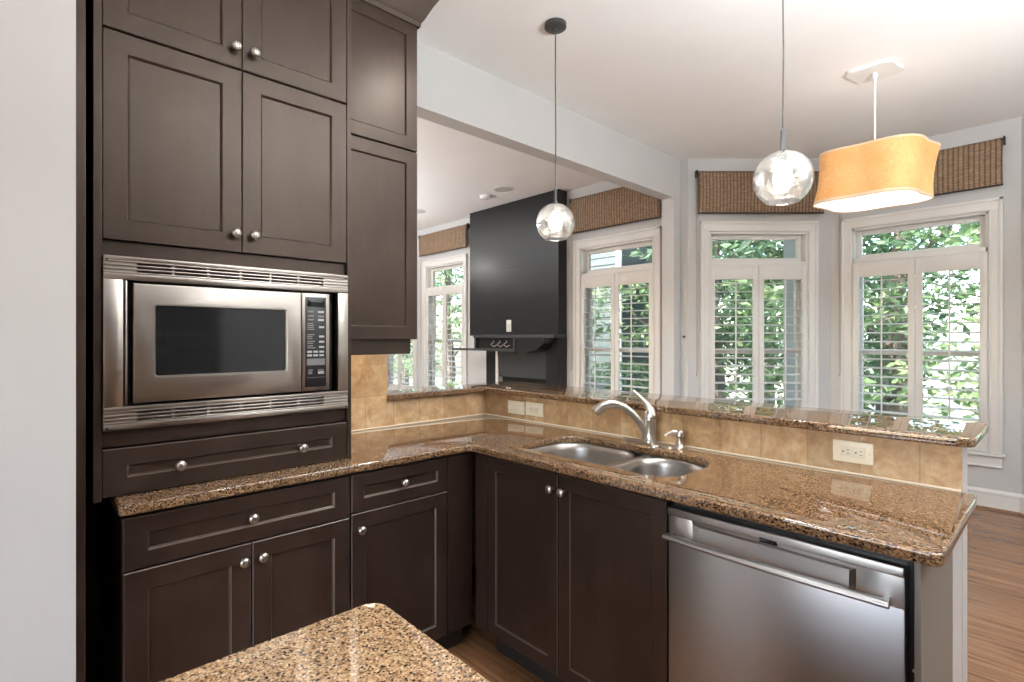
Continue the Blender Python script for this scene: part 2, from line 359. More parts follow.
wall('wall_living_far', (-10.0, YL), (-2.52, YL), [(10 - 7.79 - WH, 10 - 7.79 + WH, WZ0, WZ1 + DZ), (10 - 6.50 - WH, 10 - 6.50 + WH, WZ0, WZ1 + DZ), (10 - 3.372 - WH, 10 - 3.372 + WH, WZ0, WZ1)])
wall('wall_nook_far', (.68, YL), (2.0, YL)); wall('wall_right', (2.0, YL), (2.0, -3.0)); wall('wall_living_left', (-10, -3), (-10, YL))
wall('wall_back', (2.0, -3.0), (-10, -3.0), [(1.2, 3.4, .05, 2.35), (5.5, 8.5, .4, 2.4)])  # unseen openings added behind the camera to let in more daylight
struct(MB().box(-2.728, -2.60, 1.38, 4.571, 1.35 + H, CEIL).build('wall_header', M_WALL, sharp=0), 'painted header beam over the pass-through')
struct(MB().box(-2.728, -2.60, 4.571, YL, 0, CEIL).build('wall_pier', M_WALL, sharp=0), 'painted jamb at the end of the header')
struct(MB().box(-2.60, -2.52, YL - .012, YL, 0, CEIL).build('wall_return', M_WALL, sharp=0))
struct(MB().box(-2.728, Xw, -3, 1.392, 0, CEIL).build('wall_left', M_WALL, sharp=0), 'kitchen wall behind the tall cabinets')
b = MB(); b.box(-2.61, Xw, 1.392, 2.19, 0, 1.053); b.box(Xw, -.223, 2.082, 2.19, 0, 1.053)
struct(b.build('wall_half', M_WALL, sharp=0), 'half wall carrying the raised bar top')
struct(MB().box(-2.44, -1.75, -1.6, .105, 0, CEIL).build('wall_stub', M_WALL, sharp=0), 'pale wall end left of the tall cabinet')
# tile backsplash
b = MB(); b.box(Xw, -2.44, .155, 1.40, .915, CEIL - .2); b.box(Xw, -2.44, 1.40, 2.082, .915, 1.053); b.box(-2.44, -.223, 2.07, 2.082, .915, 1.053)
struct(b.build('trim_backsplash', M_TILE, sharp=0), 'tan travertine tile backsplash')
b = MB(); b.tube([(-2.438, .95, .9165), (-2.438, 2.068, .9165)], .004, 8); b.tube([(-2.44, 2.068, .9165), (-.224, 2.068, .9165)], .004, 8)
struct(b.build('trim_caulk', M_CAULK), 'cream caulk line along the backsplash')
# baseboards with cap and stained shoe
def baseboard(name, p0, p1):
    dx, dy = p1[0] - p0[0], p1[1] - p0[1]; L = sqrt(dx * dx + dy * dy)
    prof = [(0, 0), (-.018, 0), (-.018, .125), (-.024, .13), (-.022, .142), (-.012, .15), (-.008, .159), (0, .159)]
    b = MB(); b.prism(prof, 0, L, f=lambda x, y, z: (z, x, y)); b.prism([(-.018, 0)] + arc(-.018, 0, .018, .5 * pi, pi, 5), 0, L, m=1, f=lambda x, y, z: (z, x, y))
    return struct(b.build(name, [M_TRIM, M_FLOOR], loc=(p0[0], p0[1], 0), rz=atan2(dy, dx)))
baseboard('baseboard_bay', (BX[1][0], BX[1][1]), BX[2]); baseboard('baseboard_bay_left', BX[0], BX[1]); baseboard('baseboard_bay_right', BX[2], BX[3])

# ------------------------------------------------------------------ windows (local x centred, y=0 wall face, +y outward)
def window(name, loc, rz, dz=0, label=None):
    r = bpy.data.objects.new(name, None); COL.objects.link(r); r.location = loc; r.rotation_euler = (0, 0, rz); struct(r, label)
    zt = 1.119 + H + dz; zi = 1.023 + H + dz; z0 = WZ0; ow, iw = .56, WH
    b = MB()
    # casing: stepped moulding mitred as three runs + backband
    for sx in (-1, 1):
        a, c = sorted((sx * iw, sx * ow)); b.box(a, c, -.02, 0, z0, zt, .003)
        a, c = sorted((sx * (ow - .022), sx * (ow + .004))); b.box(a, c, -.034, 0, z0, zt + .004, .005)
        a, c = sorted((sx * (iw + .004), sx * (iw + .016))); b.box(a, c, -.026, 0, z0, zi + .016, .004)
    b.box(-ow, ow, -.0205, 0, zi, zt, .003); b.box(-ow - .004, ow + .004, -.034, 0, zt - .022, zt + .004, .005); b.box(-iw - .016, iw + .016, -.026, 0, zi + .004, zi + .016, .004)
    b.build('casing', M_TRIM, r)
    MB().box(-ow - .02, ow + .02, -.055, .10, z0 - .022, z0, .006).build('stool', M_TRIM, r)
    b = MB(); b.box(-ow + .005, ow - .005, -.018, 0, z0 - .115, z0 - .022, .003); b.box(-ow + .005, ow - .005, -.024, 0, z0 - .115, z0 - .10, .004); b.build('apron', M_TRIM, r)
    # jamb liner + transom bar
    b = MB(); zr = .72 + H
    for sx in (-1, 1):
        a, c = sorted((sx * iw, sx * (iw - .018))); b.box(a, c, .0, .15, z0, zi)
    b.box(-iw, iw, 0, .15, zi - .018, zi); b.box(-iw, iw, 0, .15, zr - .018, zr + .018, .003); b.build('jamb', M_TRIM, r)
    def sash(x0, x1, za, zb, y, fr=.045, name='sash', mun=()):
        q = MB()
        q.box(x0, x0 + fr, y, y + .04, za, zb, .004); q.box(x1 - fr, x1, y, y + .04, za, zb, .004); q.box(x0 + fr, x1 - fr, y, y + .04, za, za + fr, .004); q.box(x0 + fr, x1 - fr, y, y + .04, zb - fr, zb, .004)
        o = q.build(name, M_TRIM, r); MB().box(x0 + fr, x1 - fr, y + .018, y + .022, za + fr, zb - fr).build('pane', M_PANE, o, sharp=0)
    w = iw - .018; zm = -.125 + H + dz
    sash(-w, w, zr + .018, zi - .018, .07, .042, 'transom_sash'); sash(-w, w, zm - .02, zr - .018, .10, .042, 'upper_sash'); sash(-w, w, z0, zm + .02, .065, .048, 'lower_sash')
    return r
def shutter(loc, rz, x0, x1, z0, z1, hinge, label, tilt=6):
    """one hinged plantation shutter panel, local x0..x1"""
    r = thing('plantation_shutter', label, 'shutter', loc, rz, 'white plantation shutters')
    b = MB(); st, ya, yb = .05, -.012, .016
    b.box(x0, x0 + st, ya, yb, z0, z1, .003); b.box(x1 - st, x1, ya, yb, z0, z1, .003); b.box(x0 + st, x1 - st, ya + .001, yb - .001, z1 - .135, z1, .002); b.box(x0 + st, x1 - st, ya + .001, yb - .001, z0, z0 + .13, .002)
    b.build('frame', M_SHUT, r)
    lo, hi = z0 + .13, z1 - .135; n = round((hi - lo) / .0805); p = (hi - lo) / n; b = MB()
    for i in range(n):
        z = lo + (i + .5) * p; q = MB
        pts = []
        for k in range(12):
            a = 2 * pi * k / 12; yy, zz = .042 * cos(a), .0052 * sin(a); ca, sa = cos(radians(tilt)), sin(radians(tilt)); pts.append((yy * ca - zz * sa + .002, z + yy * sa + zz * ca))
        b.prism(pts, x0 + st + .001, x1 - st - .001, f=lambda y, zz, x: (x, y, zz), smooth=True)
    b.build('louvers', M_SHUT, r)
    xc = (x0 + x1) / 2; MB().box(xc - .006, xc + .006, -.054, -.042, lo + .02, hi - .0, .003).build('tilt_rod', M_SHUT, r)
    b = MB(); xh = x0 if hinge < 0 else x1
    for zz in (z0 + .25, (z0 + z1) / 2 + .05, z1 - .2): b.tube([(xh, -.015, zz - .035), (xh, -.015, zz + .035)], .005, 8)
    split(b, 'hinge', M_TRIM, r)
    # magnet catch knob on the rail
    MB().lathe([(0, -.006), (.006, -.005), (.007, 0)], (xc, -.012, z1 - .03), (0, 1, 0), 10).build('catch', M_TRIM, r)
    return r
def blind(loc, rz, w, zt, zb, label, cordz, cordx=-1, off=.055):
    r = thing('woven_blind', label, 'blind', loc, rz, 'woven bamboo blinds'); hw = w / 2
    b = MB(); n = 24; rows = 14; g = []
    for i in range(rows + 1):
        z = zt + (zb - zt) * i / rows; s = sin(pi * i / rows); row = []
        for j in range(n + 1):
            x = -hw + w * j / n; row.append((x * (1 - .006 * s), -off - .012 * s - .003 * sin(j * 1.7), z))
        g.append(row)
    for i in range(rows):
        for j in range(n):
            b.quad((g[i][j], g[i][j + 1], g[i + 1][j + 1], g[i + 1][j]), smooth=True)
    bmesh.ops.remove_doubles(b.bm, verts=b.bm.verts, dist=.0001)
    o = b.build('woven_panel', M_WOVEN, r, sharp=60); md = o.modifiers.new('thick', 'SOLIDIFY'); md.thickness = .006
    MB().tube([(-hw, -off, zb), (hw, -off, zb)], .007, 8).build('bottom_batten', M_BRKT, r)
    MB().box(-hw, hw, -off + .004, -.004, zt - .035, zt - .002, .003).build('head_rail', M_BRKT, r)
    for sx in (-1, 1):
        b = MB(); a, c = sorted((sx * hw, sx * (hw + .012))); b.box(a, c, -off - .006, -.001, zt - .05, zt + .012, .004); b.box(a, c, -off - .012, -off + .01, zt - .04, zt - .005, .004); b.build('bracket', M_BRKT, r)
    if cordz:
        x = cordx * (hw - .0) + cordx * .006; q = MB(); q.tube([(x, -off + .02, zt - .04), (x, -off + .02, cordz + .02)], .0022, 6); q.tube([(x + .016, -off + .02, zt - .04), (x + .010, -off + .02, cordz + .03), (x, -off + .02, cordz + .02)], .0022, 6)
        q.lathe([(0, .022), (.004, .02), (.007, 0), (.0, -.004)], (x, -off + .02, cordz), n=10); q.build('pull_cord', M_CORD, r)
    return r
ux, uy = .94 / LBAY, 1.0 / LBAY; A2 = atan2(1.0, .94)
WIN = [('window_1', (-6.50, YL, 0), 0, DZ, 'left of the charcoal fireplace'), ('window_2', (-3.372, YL, 0), 0, 0, 'between the charcoal fireplace and the header jamb'),
       ('window_3', (BX[0][0] + ux * (LBAY / 2 - .012), BX[0][1] + uy * (LBAY / 2 - .012), 0), A2, 0, 'behind the right globe pendant'),
       ('window_6', (-7.79, YL, 0), 0, DZ, 'low behind the upper cabinet valance'),
       ('window_4', (BX[1][0] + .655, YB, 0), 0, 0, 'at the far right under the orange lamp')]
for nm, lc, rz, dz, wh in WIN:
    window(nm, lc, rz, dz, 'white framed window ' + wh)
    portal((lc[0] - sin(rz) * .16, lc[1] + cos(rz) * .16, 1.42), rz, .95, 1.9)
    z1 = .70 + H + dz
    shutter(lc, rz, -WH + .004, -.002, WZ0 + .004, z1, -1, 'white shutter panel, left leaf of the window ' + wh)
    shutter(lc, rz, .002, WH - .004, WZ0 + .004, z1, 1, 'white shutter panel, right leaf of the window ' + wh)
window('window_5', (BX[2][0] + ux * LBAY / 2, BX[2][1] - uy * LBAY / 2, 0), -A2, 0)
portal((BX[2][0] + ux * LBAY / 2 + uy * .16, BX[2][1] - uy * LBAY / 2 + ux * .16, 1.42), -A2, .95, 1.9)
blind(WIN[0][1], 0, 1.22, 1.625 + H, 1.30 + H, 'woven tan blind rolled above the window left of the fireplace', .9 + H - 1.2)
blind(WIN[1][1], 0, 1.17, 1.60 + H, 1.205 + H, 'woven tan blind between fireplace and header jamb', H - .37)
blind(WIN[2][1], A2, 1.20, 1.592 + H, 1.192 + H, 'woven brown blind behind the right clear globe pendant', H - .36)
blind(WIN[4][1], 0, 1.13, 1.58 + H, 1.21 + H, 'woven brown blind partly hidden by the orange lampshade', H - .36)
t = MB(); t.lathe([(.004, .03), (.004, .006), (.010, .004), (.012, 0), (.009, -.004), (0, -.005)], (BX[0][0] + ux * .0 - .02, 0, 0), (0, -1, 0), 12)
o = t.build('tieback_hook', M_BRKT, loc=(0, YL - .045, 1.39)); tag(o, 'small dark tieback knob on the wall left of the bay window', 'hook')

# ------------------------------------------------------------------ cabinets
def knob(parent, x, z, y=0):
    b = MB(); b.lathe([(.0075, .002), (.006, -.004), (.0055, -.012), (.012, -.016), (.0155, -.021), (.0155, -.025), (.012, -.0295), (.005, -.0315), (0, -.032)], (x, y, z), (0, 1, 0), 20)
    for q in (-.006, 0, .006): b.box(x + q - .0008, x + q + .0008, y - .0325, y - .029, z - .009, z + .009, m=1)
    return b.build('knob', [M_NICK, M_NICKD], parent)
def cdoor(r, x0, x1, z0, z1, name='door', knobs=(), fr=.057, fz=None, g=.0015):
    o = MB().door(x0 + g, x1 - g, z0 + g, z1 - g, fr=fr, fz=fz).build(name, [M_DARK, M_WORN], r, sharp=20)
    for k in knobs: knob(o, *k)
    return o
R90 = pi / 2
# tall microwave cabinet on the counter (local x = world Y, y = -(X+1.895))
XM = -1.895; DEP = 2.44 + XM   # depth to the wall tile
mc = thing('microwave_cabinet', 'tall dark wooden cabinet standing on the counter around the microwave', 'cabinet', (XM, 0, H - .463), R90)
def zc(z): return z + .463     # camera-relative height -> local height above the counter
b = MB()
b.box(.151, .171, .0, -XM - 1.895 + .545, zc(-.470), zc(1.60), .002); b.box(.913, .931, .0, .545, zc(-.4625), zc(1.60), .002)      # sides
b.box(.171, .913, .53, .545, zc(-.46), zc(1.60))                                                            # back
for a, c in ((-.46, -.445), (-.318, -.27), (.240, .283), (.884, .90), (1.58, 1.60)): b.box(.171, .913, .018, .53, zc(a), zc(c))
b.build('carcass', M_DARK, mc, sharp=20)
cdoor(mc, .171, .542, zc(.285), zc(.893), knobs=[(.519, zc(.345))]); cdoor(mc, .542, .913, zc(.285), zc(.893), knobs=[(.577, zc(.345))])
cdoor(mc, .171, .542, zc(.897), zc(1.58), knobs=[(.519, zc(.960))]); cdoor(mc, .542, .913, zc(.897), zc(1.58), knobs=[(.577, zc(.960))])
cdoor(mc, .171, .913, zc(-.461), zc(-.321), 'drawer', knobs=[(.362, zc(-.393)), (.739, zc(-.393))], fz=.05)
b = MB(); b.prism([(0, 1.58), (-.02, 1.60), (-.022, 1.64), (-.05, 1.70), (-.06, 1.729), (.10, 1.729), (.10, 1.58)], .151, .931, f=lambda y, z, x: (x, y, zc(z))); b.build('crown', M_DARK, mc, sharp=20)
# built-in microwave with trim kit
mw = thing('microwave', 'stainless steel built-in microwave with trim kit and dark glass door', 'microwave', (XM, 0, H - .27), R90)
def zm(z): return z + .27
b = MB(); x0, x1 = .1725, .9115; y = -.012
def strip(za, zb, groups, slots, mtop=.012):
    """frame strip with horizontal louvre slots: plates left solid, slots cut as recessed dark bars"""
    hh = (zb - za - .03) / (slots * 2 - 1)
    b.box(x0, x1, y, .02, za, za + .018, .0015); b.box(x0, x1, y, .02, zb - .012, zb, .0015)
    z = za + .018; k = 0; pit = (zb - .012 - z) / (slots * 2 + 1)
    for i in range(slots * 2 + 1):
        a, c = z + i * pit, z + (i + 1) * pit
        if i % 2 == 0: b.box(x0, x1, y + .001, .02, a, c, .0015)
        else:
            gx = [x0] + [g for q in groups for g in q] + [x1]
            for u, v in zip(gx[0::2], gx[1::2]): b.box(u, v, y + .0045, .02, a, c)
            b.box(groups[0][0], groups[-1][1], .015, .02, a, c, m=1)
gr = [(.252 + i * .0955, .252 + i * .0955 + .088) for i in range(6)]
strip(zm(.170), zm(.238), gr, 3); strip(zm(-.268), zm(-.200), gr, 3)
b.box(x0, .219, y, .02, zm(-.200), zm(.170), .0015); b.box(.871, x1, y, .02, zm(-.200), zm(.170), .0015)
b.box(.2225, .229, y + .001, .02, zm(-.198), zm(.168), .002)
for sx, sz in ((.181, .226), (.903, .226), (.181, -.259), (.903, -.259)): b.lathe([(.0035, -.001), (.003, -.0025), (0, -.003)], (sx, y, zm(sz)), (0, 1, 0), 10, m=1)
b.build('trim_kit', [M_STEELW, M_BLACK], mw, sharp=30)
b = MB(); b.box(.231, .868, .03, .42, zm(-.199), zm(.169)); b.build('oven_body', M_BLACK, mw, sharp=0)
md = MB(); ya = -.030; dx0, dx1, dz0, dz1 = .240, .727, -.190, .160; wx0, wx1, wz0, wz1 = .296, .673, -.112, .096
def rg(i, y, k=0): return [md.bm.verts.new(p) for p in ((dx0 + i, y, zm(dz0) + i), (dx1 - i, y, zm(dz0) + i), (dx1 - i, y, zm(dz1) - i), (dx0 + i, y, zm(dz1) - i))]
def ri(i, y): return [md.bm.verts.new(p) for p in ((wx0 - i, y, zm(wz0) - i), (wx1 + i, y, zm(wz0) - i), (wx1 + i, y, zm(wz1) + i), (wx0 - i, y, zm(wz1) + i))]
R_ = [rg(0, .02), rg(0, ya + .004), rg(.0012, ya + .0012), rg(.004, ya), ri(.002, ya), ri(.001, ya + .002), ri(.001, .02)]
for A, B in zip(R_, R_[1:] + R_[:1]):
    for q in range(4): md.bm.faces.new((A[q], A[(q + 1) % 4], B[(q + 1) % 4], B[q]))
md = md.build('door', M_STEELW, mw, sharp=30)
b = MB(); pl = rrect(wx0 - .006, wx1 + .006, zm(wz0) - .006, zm(wz1) + .006, .012, 5); pi_ = rrect(wx0, wx1, zm(wz0), zm(wz1), .007, 5)
n_ = len(pl); A = [b.bm.verts.new((x, ya - .0015, z)) for x, z in pl]; B = [b.bm.verts.new((x, ya + .006, z)) for x, z in pi_]
for i in range(n_): b.bm.faces.new((A[i], A[(i + 1) % n_], B[(i + 1) % n_], B[i]))
b.build('window_bezel', M_NICK, md, sharp=30)
MB().box(wx0 - .002, wx1 + .002, ya + .005, ya + .012, zm(wz0) - .002, zm(wz1) + .002).build('window_glass', M_GLOSS, md, sharp=0)
cp = MB(); cp.box(.729, .832, ya + .002, .02, zm(dz0), zm(dz1 + .001), .004); cp = cp.build('control_panel', M_STEELW, mw, sharp=30)
MB().box(.742, .818, ya - .0005, ya + .004, zm(-.176), zm(.148), .0015).build('keypad', M_BLACK, cp, sharp=30)
MB().box(.748, .812, ya - .0012, ya + .002, zm(.112), zm(.142), .001).build('display', M_GLOSS, cp, sharp=30)
b = MB(); c = MB(); random.seed(3)
def key(bb, xa, xb, za, zb): bb.box(xa - .014, xb - .014, ya - .0012, ya + .001, zm(za), zm(zb))
for i, z in enumerate((.095, .079, .066)): key(c, .763, .785, z - .003, z + .003); key(b if i != 1 else c, .801, .823, z - .0045, z + .003)
for z in (.040, .006, -.013, -.032): key(b, .805, .824, z - .004, z + .003)
for z in (.052, .045, .038, .031, .012, .005, -.002, -.012, -.019, -.028, -.035): key(c, .762, .762 + random.uniform(.018, .030), z - .002, z + .002)
for z in (-.049, -.062):
    for xa in (.762, .784, .806): key(b, xa, xa + .017, z - .004, z + .003)
key(c, .761, .827, -.098, -.074)
for xa, xb in ((.765, .782), (.800, .822)): key(c, xa, xb, -.118, -.113)
key(c, .766, .780, -.130, -.120); key(b, .801, .823, -.130, -.120); key(c, .761, .827, -.143, -.141)
split(b, 'key', M_MARK, cp, sharp=0); split(c, 'key', M_MARKD, cp, sharp=0)

# upper wall cabinet to the right of it
XU = -2.09
uc = thing('wall_cabinet', 'dark wooden upper cabinet over the tiled corner with two stacked doors', 'cabinet', (XU, 0, H - .009), R90)
def zu(z): return z + .009
ud = -2.44 - XU
b = MB(); b.box(.9315, 1.362, .0215, -ud, zu(-.005), zu(1.60), .002); b.build('carcass', M_DARK, uc, sharp=20)
cdoor(uc, .936, 1.357, zu(-.007), zu(.865)); cdoor(uc, .936, 1.357, zu(.870), zu(1.462))
MB().box(.9315, 1.338, .03, .05, zu(-.074), zu(-.005), .002).build('light_valance', M_DARK, uc, sharp=20)
b = MB(); pr = [(.02, 1.45), (-.006, 1.455), (-.01, 1.475), (-.02, 1.49), (-.05, 1.55), (-.072, 1.585), (-.075, 1.62), (.06, 1.62), (.06, 1.45)]
b.prism(pr, .9315, 1.362, f=lambda y, z, x: (x, y, zu(z)))
# return of the crown along the open side, mitred outward
A = [b.bm.verts.new((1.362 - min(y, .02), y, zu(z))) for y, z in pr[:7]]; B = [b.bm.verts.new((1.362 - min(y, .02), -ud, zu(z))) for y, z in pr[:7]]; C = [b.bm.verts.new((1.362, y, zu(z))) for y, z in pr[:7]]
for i in range(6): b.bm.faces.new((A[i], A[i + 1], B[i + 1], B[i])); b.bm.faces.new((A[i], A[i + 1], C[i + 1], C[i]))
b.quad([(1.362, -.075, zu(1.62)), (1.437, -.075, zu(1.62)), (1.437, -ud, zu(1.62)), (1.362, -ud, zu(1.62))])
b.build('crown', M_DARK, uc, sharp=20)
# tall side panel against the wall end, with black strips that paint the gap's shade
b = MB(); b.box(-2.44, -1.85, .1055, .132, 0, CEIL - .002, .002); b.box(-2.44, -2.42, .132, .150, 0, CEIL - .002, m=1); b.box(-2.44, -2.42, .150, .208, 0, .9, m=1)
tag(b.build('tall_end_panel', [M_DARK, M_TOE], sharp=20), 'tall dark wooden side panel between pale wall end and microwave cabinet', 'panel')

# base cabinets, left run (face X=-1.81)
XB = -1.81
def base_left(label, y0, y1, fn):
    r = thing('base_cabinet', label, 'cabinet', (XB, 0, 0), R90, 'base cabinets under the granite counter')
    b = MB(); b.box(y0, y1, .021, .628, .112, .8845, .0015); b.build('carcass', M_DARK, r, sharp=20)
    MB().box(y0, y1, .075, .60, 0, .112).build('toe_kick', M_TOE, r, sharp=0); fn(r); return r
z = lambda v: v + H
def f1(r):
    cdoor(r, .209, .884, z(-.657), z(-.506), 'drawer', [(.547, z(-.579))], fz=.046)
    cdoor(r, .209, .5455, z(-1.262), z(-.660), knobs=[(.520, z(-.712))]); cdoor(r, .5475, .884, z(-1.262), z(-.660), knobs=[(.577, z(-.712))])
base_left('wide dark base cabinet with one drawer over two doors beneath the microwave', .209, .886, f1)
def f2(r):
    cdoor(r, .889, 1.325, z(-.648), z(-.506), 'drawer', [(1.107, z(-.571))], fr=.05, fz=.046); cdoor(r, .889, 1.325, z(-1.262), z(-.651), knobs=[(.923, z(-.711))])
    MB().box(1.327, 1.459, .001, .02, z(-1.262), z(-.506), .0015).build('corner_filler', M_DARK, r, sharp=20)
base_left('narrow dark base cabinet with one drawer over one door beside the corner', .888, 1.459, f2)
# sink base (face Y=1.46)
YS = 1.46
sb = thing('sink_cabinet', 'dark two-door base cabinet under the sink, left of the dishwasher', 'cabinet', (0, YS, 0), 0, 'base cabinets under the granite counter')
b = MB(); b.box(-1.789, -.853, .021, .605, .112, .62); b.box(-1.789, -.853, .021, .05, .62, .8845); b.build('carcass', M_DARK, sb, sharp=20)
MB().box(-1.735, -.853, .075, .58, 0, .112).build('toe_kick', M_TOE, sb, sharp=0)
MB().box(-1.789, -1.713, .001, .0205, z(-1.262), z(-.506), .0015).build('corner_filler', M_DARK, sb, sharp=20)
cdoor(sb, -1.711, -1.306, z(-1.262), z(-.506), knobs=[(-1.331, z(-.565))], fr=.052); cdoor(sb, -1.303, -.855, z(-1.262), z(-.506), knobs=[(-1.273, z(-.565))], fr=.052)

# dishwasher (front Y = 1.458)
dw = thing('dishwasher', 'stainless steel dishwasher with bar handle under the granite counter', 'dishwasher', (0, 1.455, 0), 0)
dxa, dxb = -.847, -.254; zb_, zt_ = .115, z(-.517)
MB().box(dxa + .004, dxb + .004, .03, .60, .02, .868).build('tub', M_BLACK, dw, sharp=0)
MB().box(dxa + .01, dxb - .01, .07, .09, .0, .112).build('toe_panel', M_BLACK, dw, sharp=0)
b = MB(); rx0, rx1, rz1, rz0 = -.765, -.352, z(-.553), z(-.612)
# door skin: below the pocket, sides, top band; pocket sides slope
b.box(dxa, dxb, 0, .035, zb_, rz0, .004); b.box(dxa, rx0, .0, .035, rz0 - .006, zt_ - .001, .004); b.box(rx1, dxb, 0, .035, rz0 - .006, zt_ - .001, .004); b.box(rx0 - .006, rx1 + .006, 0, .035, rz1, zt_ - .001, .003)
p = [(rx0, 0, rz1), (rx1, 0, rz1), (rx1 - .014, .008, rz1 - .008), (rx0 + .014, .008, rz1 - .008)]; b.quad(p)
b.quad([(rx0, 0, rz1), (rx0 + .014, .008, rz1 - .008), (rx0 + .014, .008, rz0), (rx0, 0, rz0)]); b.quad([(rx1, 0, rz1), (rx1, 0, rz0), (rx1 - .014, .008, rz0), (rx1 - .014, .008, rz1 - .008)])
b.quad([(rx0 + .014, .008, rz1 - .008), (rx1 - .014, .008, rz1 - .008), (rx1 - .014, .008, rz0), (rx0 + .014, .008, rz0)])
b.box(dxa - .001, dxb + .001, -.006, .035, zt_ - .026, zt_, .006, 3)
dd = b.build('door', M_STEEL, dw, sharp=30)
b = MB(); pts = []; rr = []
for i in range(17):
    f = i / 16; x = -.843 + (.843 - .279) * f; bow = -.026 - .010 * sin(pi * f); pts.append((x, bow, z(-.601))); rr.append((.0155, .0095))
b.tube(pts, rr, 14)
for x in (-.834, -.288): b.box(x - .007, x + .007, -.026, .004, z(-.601) - .008, z(-.601) + .008, .003)
b.build('handle', M_STEEL, dd)
MB().box(-.572, -.527, -.0072, .004, z(-.5475), z(-.5345), .0008).build('display', M_GLOSS, dd, sharp=30)
# peninsula end panel, and a black strip standing in for the dark gap
b = MB(); b.box(-.250, -.236, 1.485, 2.06, 0, .8845); b2 = b.build('gap_strip', M_BLACK, sharp=0); tag(b2, 'black strip standing in for the dark gap between the dishwasher and the greige end panel', 'filler')
for zz in (.62, .50):
    q = MB(); q.lathe([(0, -.003), (.0035, -.002), (.004, 0)], (-.243, 1.485, zz), (0, 1, 0), 10); q.build('screw', M_NICK, b2)
tag(MB().box(-.2355, -.223, 1.44, 1.89, 0, .8845, .002).build('end_panel', M_GREIGE, sharp=20), 'greige end panel closing the peninsula beside the dishwasher', 'panel')
struct(MB().box(-.2355, -.223, 1.891, 2.07, 0, .8845).build('trim_peninsula', M_WALL, sharp=0), 'painted drywall return at the peninsula end')

# ------------------------------------------------------------------ granite
ZC0, ZC1 = .885, .915
hole = rrect(-1.64, -.895, 1.545, 1.935, (.10, .10, .15, .13), 10)
out = [(-2.438, .197)] + arc(-1.80, .212, .015, 1.5 * pi, 2 * pi, 4) + [(-1.785, 1.405)] + arc(-1.762, 1.405, .023, pi, .5 * pi, 5)[1:] + arc(-.21, 1.453, .025, 1.5 * pi, 2 * pi, 6) + [(-.185, 2.0)] + arc(-.20, 2.055, .012, 0, .5 * pi, 3) + [(-2.438, 2.0675)]
ct = slab('countertop', out, [hole], ZC0, ZC1, M_GRAN); tag(ct, 'L-shaped polished brown granite worktop with the sink cutout', 'countertop')
ZB0, ZB1 = 1.053, 1.083
out = [(-2.64, 1.395), (-2.41, 1.395), (-2.41, 2.03)] + arc(-.235, 2.075, .045, 1.5 * pi, 2 * pi, 6) + arc(-.235, 2.415, .045, 0, .5 * pi, 6) + [(-2.64, 2.46)]
tag(slab('bar_top', out, [], ZB0 + .0005, ZB1, M_GRAN), 'raised brown granite bar ledge on the tiled half wall', 'bar top')
# island
out = rrect(-.846, 1.15, -.62, .467, .035, 8)
tag(slab('countertop', out, [], ZC0, ZC1, M_GRANI, .008), 'golden speckled granite island top in the foreground', 'countertop')
il = thing('island_cabinet', 'dark island cabinet under the golden granite top in the foreground', 'cabinet', (0, 0, 0))
MB().box(-.81, 1.10, -.58, .41, .1, .8845, .002).build('carcass', M_DARK, il, sharp=20); MB().box(-.74, 1.04, -.52, .35, 0, .1).build('toe_kick', M_TOE, il, sharp=0)

# ------------------------------------------------------------------ sink
sk = thing('sink', 'stainless steel double-bowl undermount sink in the brown granite', 'sink', (-1.27, 1.74, .885))
def bowl(x0, x1, y0, y1, rs, depth, nm):
    b = MB(); rings = []
    def ring(ins, zz, rk):
        return [b.bm.verts.new((x + 1.27, y - 1.74, zz)) for x, y in rrect(x0 + ins, x1 - ins, y0 + ins, y1 - ins, tuple(max(.01, r * rk) for r in rs), 8)]
    R = [ring(-.008, -.0008, 1), ring(.0, -.001, 1), ring(.004, -.006, 1), ring(.008, -.03, 1), ring(.014, -depth + .05, 1), ring(.024, -depth + .018, .95), ring(.045, -depth + .004, .9), ring(.075, -depth, .8)]
    for A, B in zip(R, R[1:]):
        n = len(A)
        for i in range(n): b.bm.faces.new((A[i], A[(i + 1) % n], B[(i + 1) % n], B[i]))
    b.bm.faces.new(R[-1]); o = b.build(nm, M_BOWL, sk, sharp=60, recalc=False)
    cx_, cy_ = (x0 + x1) / 2 + 1.27, (y0 + y1) / 2 - 1.74
    MB().lathe([(.045, .0005), (.043, .003), (.036, .002), (.030, -.004), (0, -.006)], (cx_, cy_, -depth), n=24).build('drain', M_NICK, o); return o
bowl(-1.640, -1.238, 1.548, 1.925, (.10, .07, .12, .13), .20, 'bowl'); bowl(-1.202, -.900, 1.548, 1.925, (.06, .10, .15, .10), .17, 'bowl')
b = MB(); b.box(-1.67 + 1.27, -.87 + 1.27, 1.51 - 1.74, 1.5445 - 1.74, -.004, -.0006); b.box(-1.67 + 1.27, -.87 + 1.27, 1.93 - 1.74, 1.96 - 1.74, -.004, -.0006)
b.box(-1.236 + 1.27, -1.204 + 1.27, 1.54 - 1.74, 1.93 - 1.74, -.012, -.0012, .003); b.build('rim', M_BOWL, sk, sharp=30)

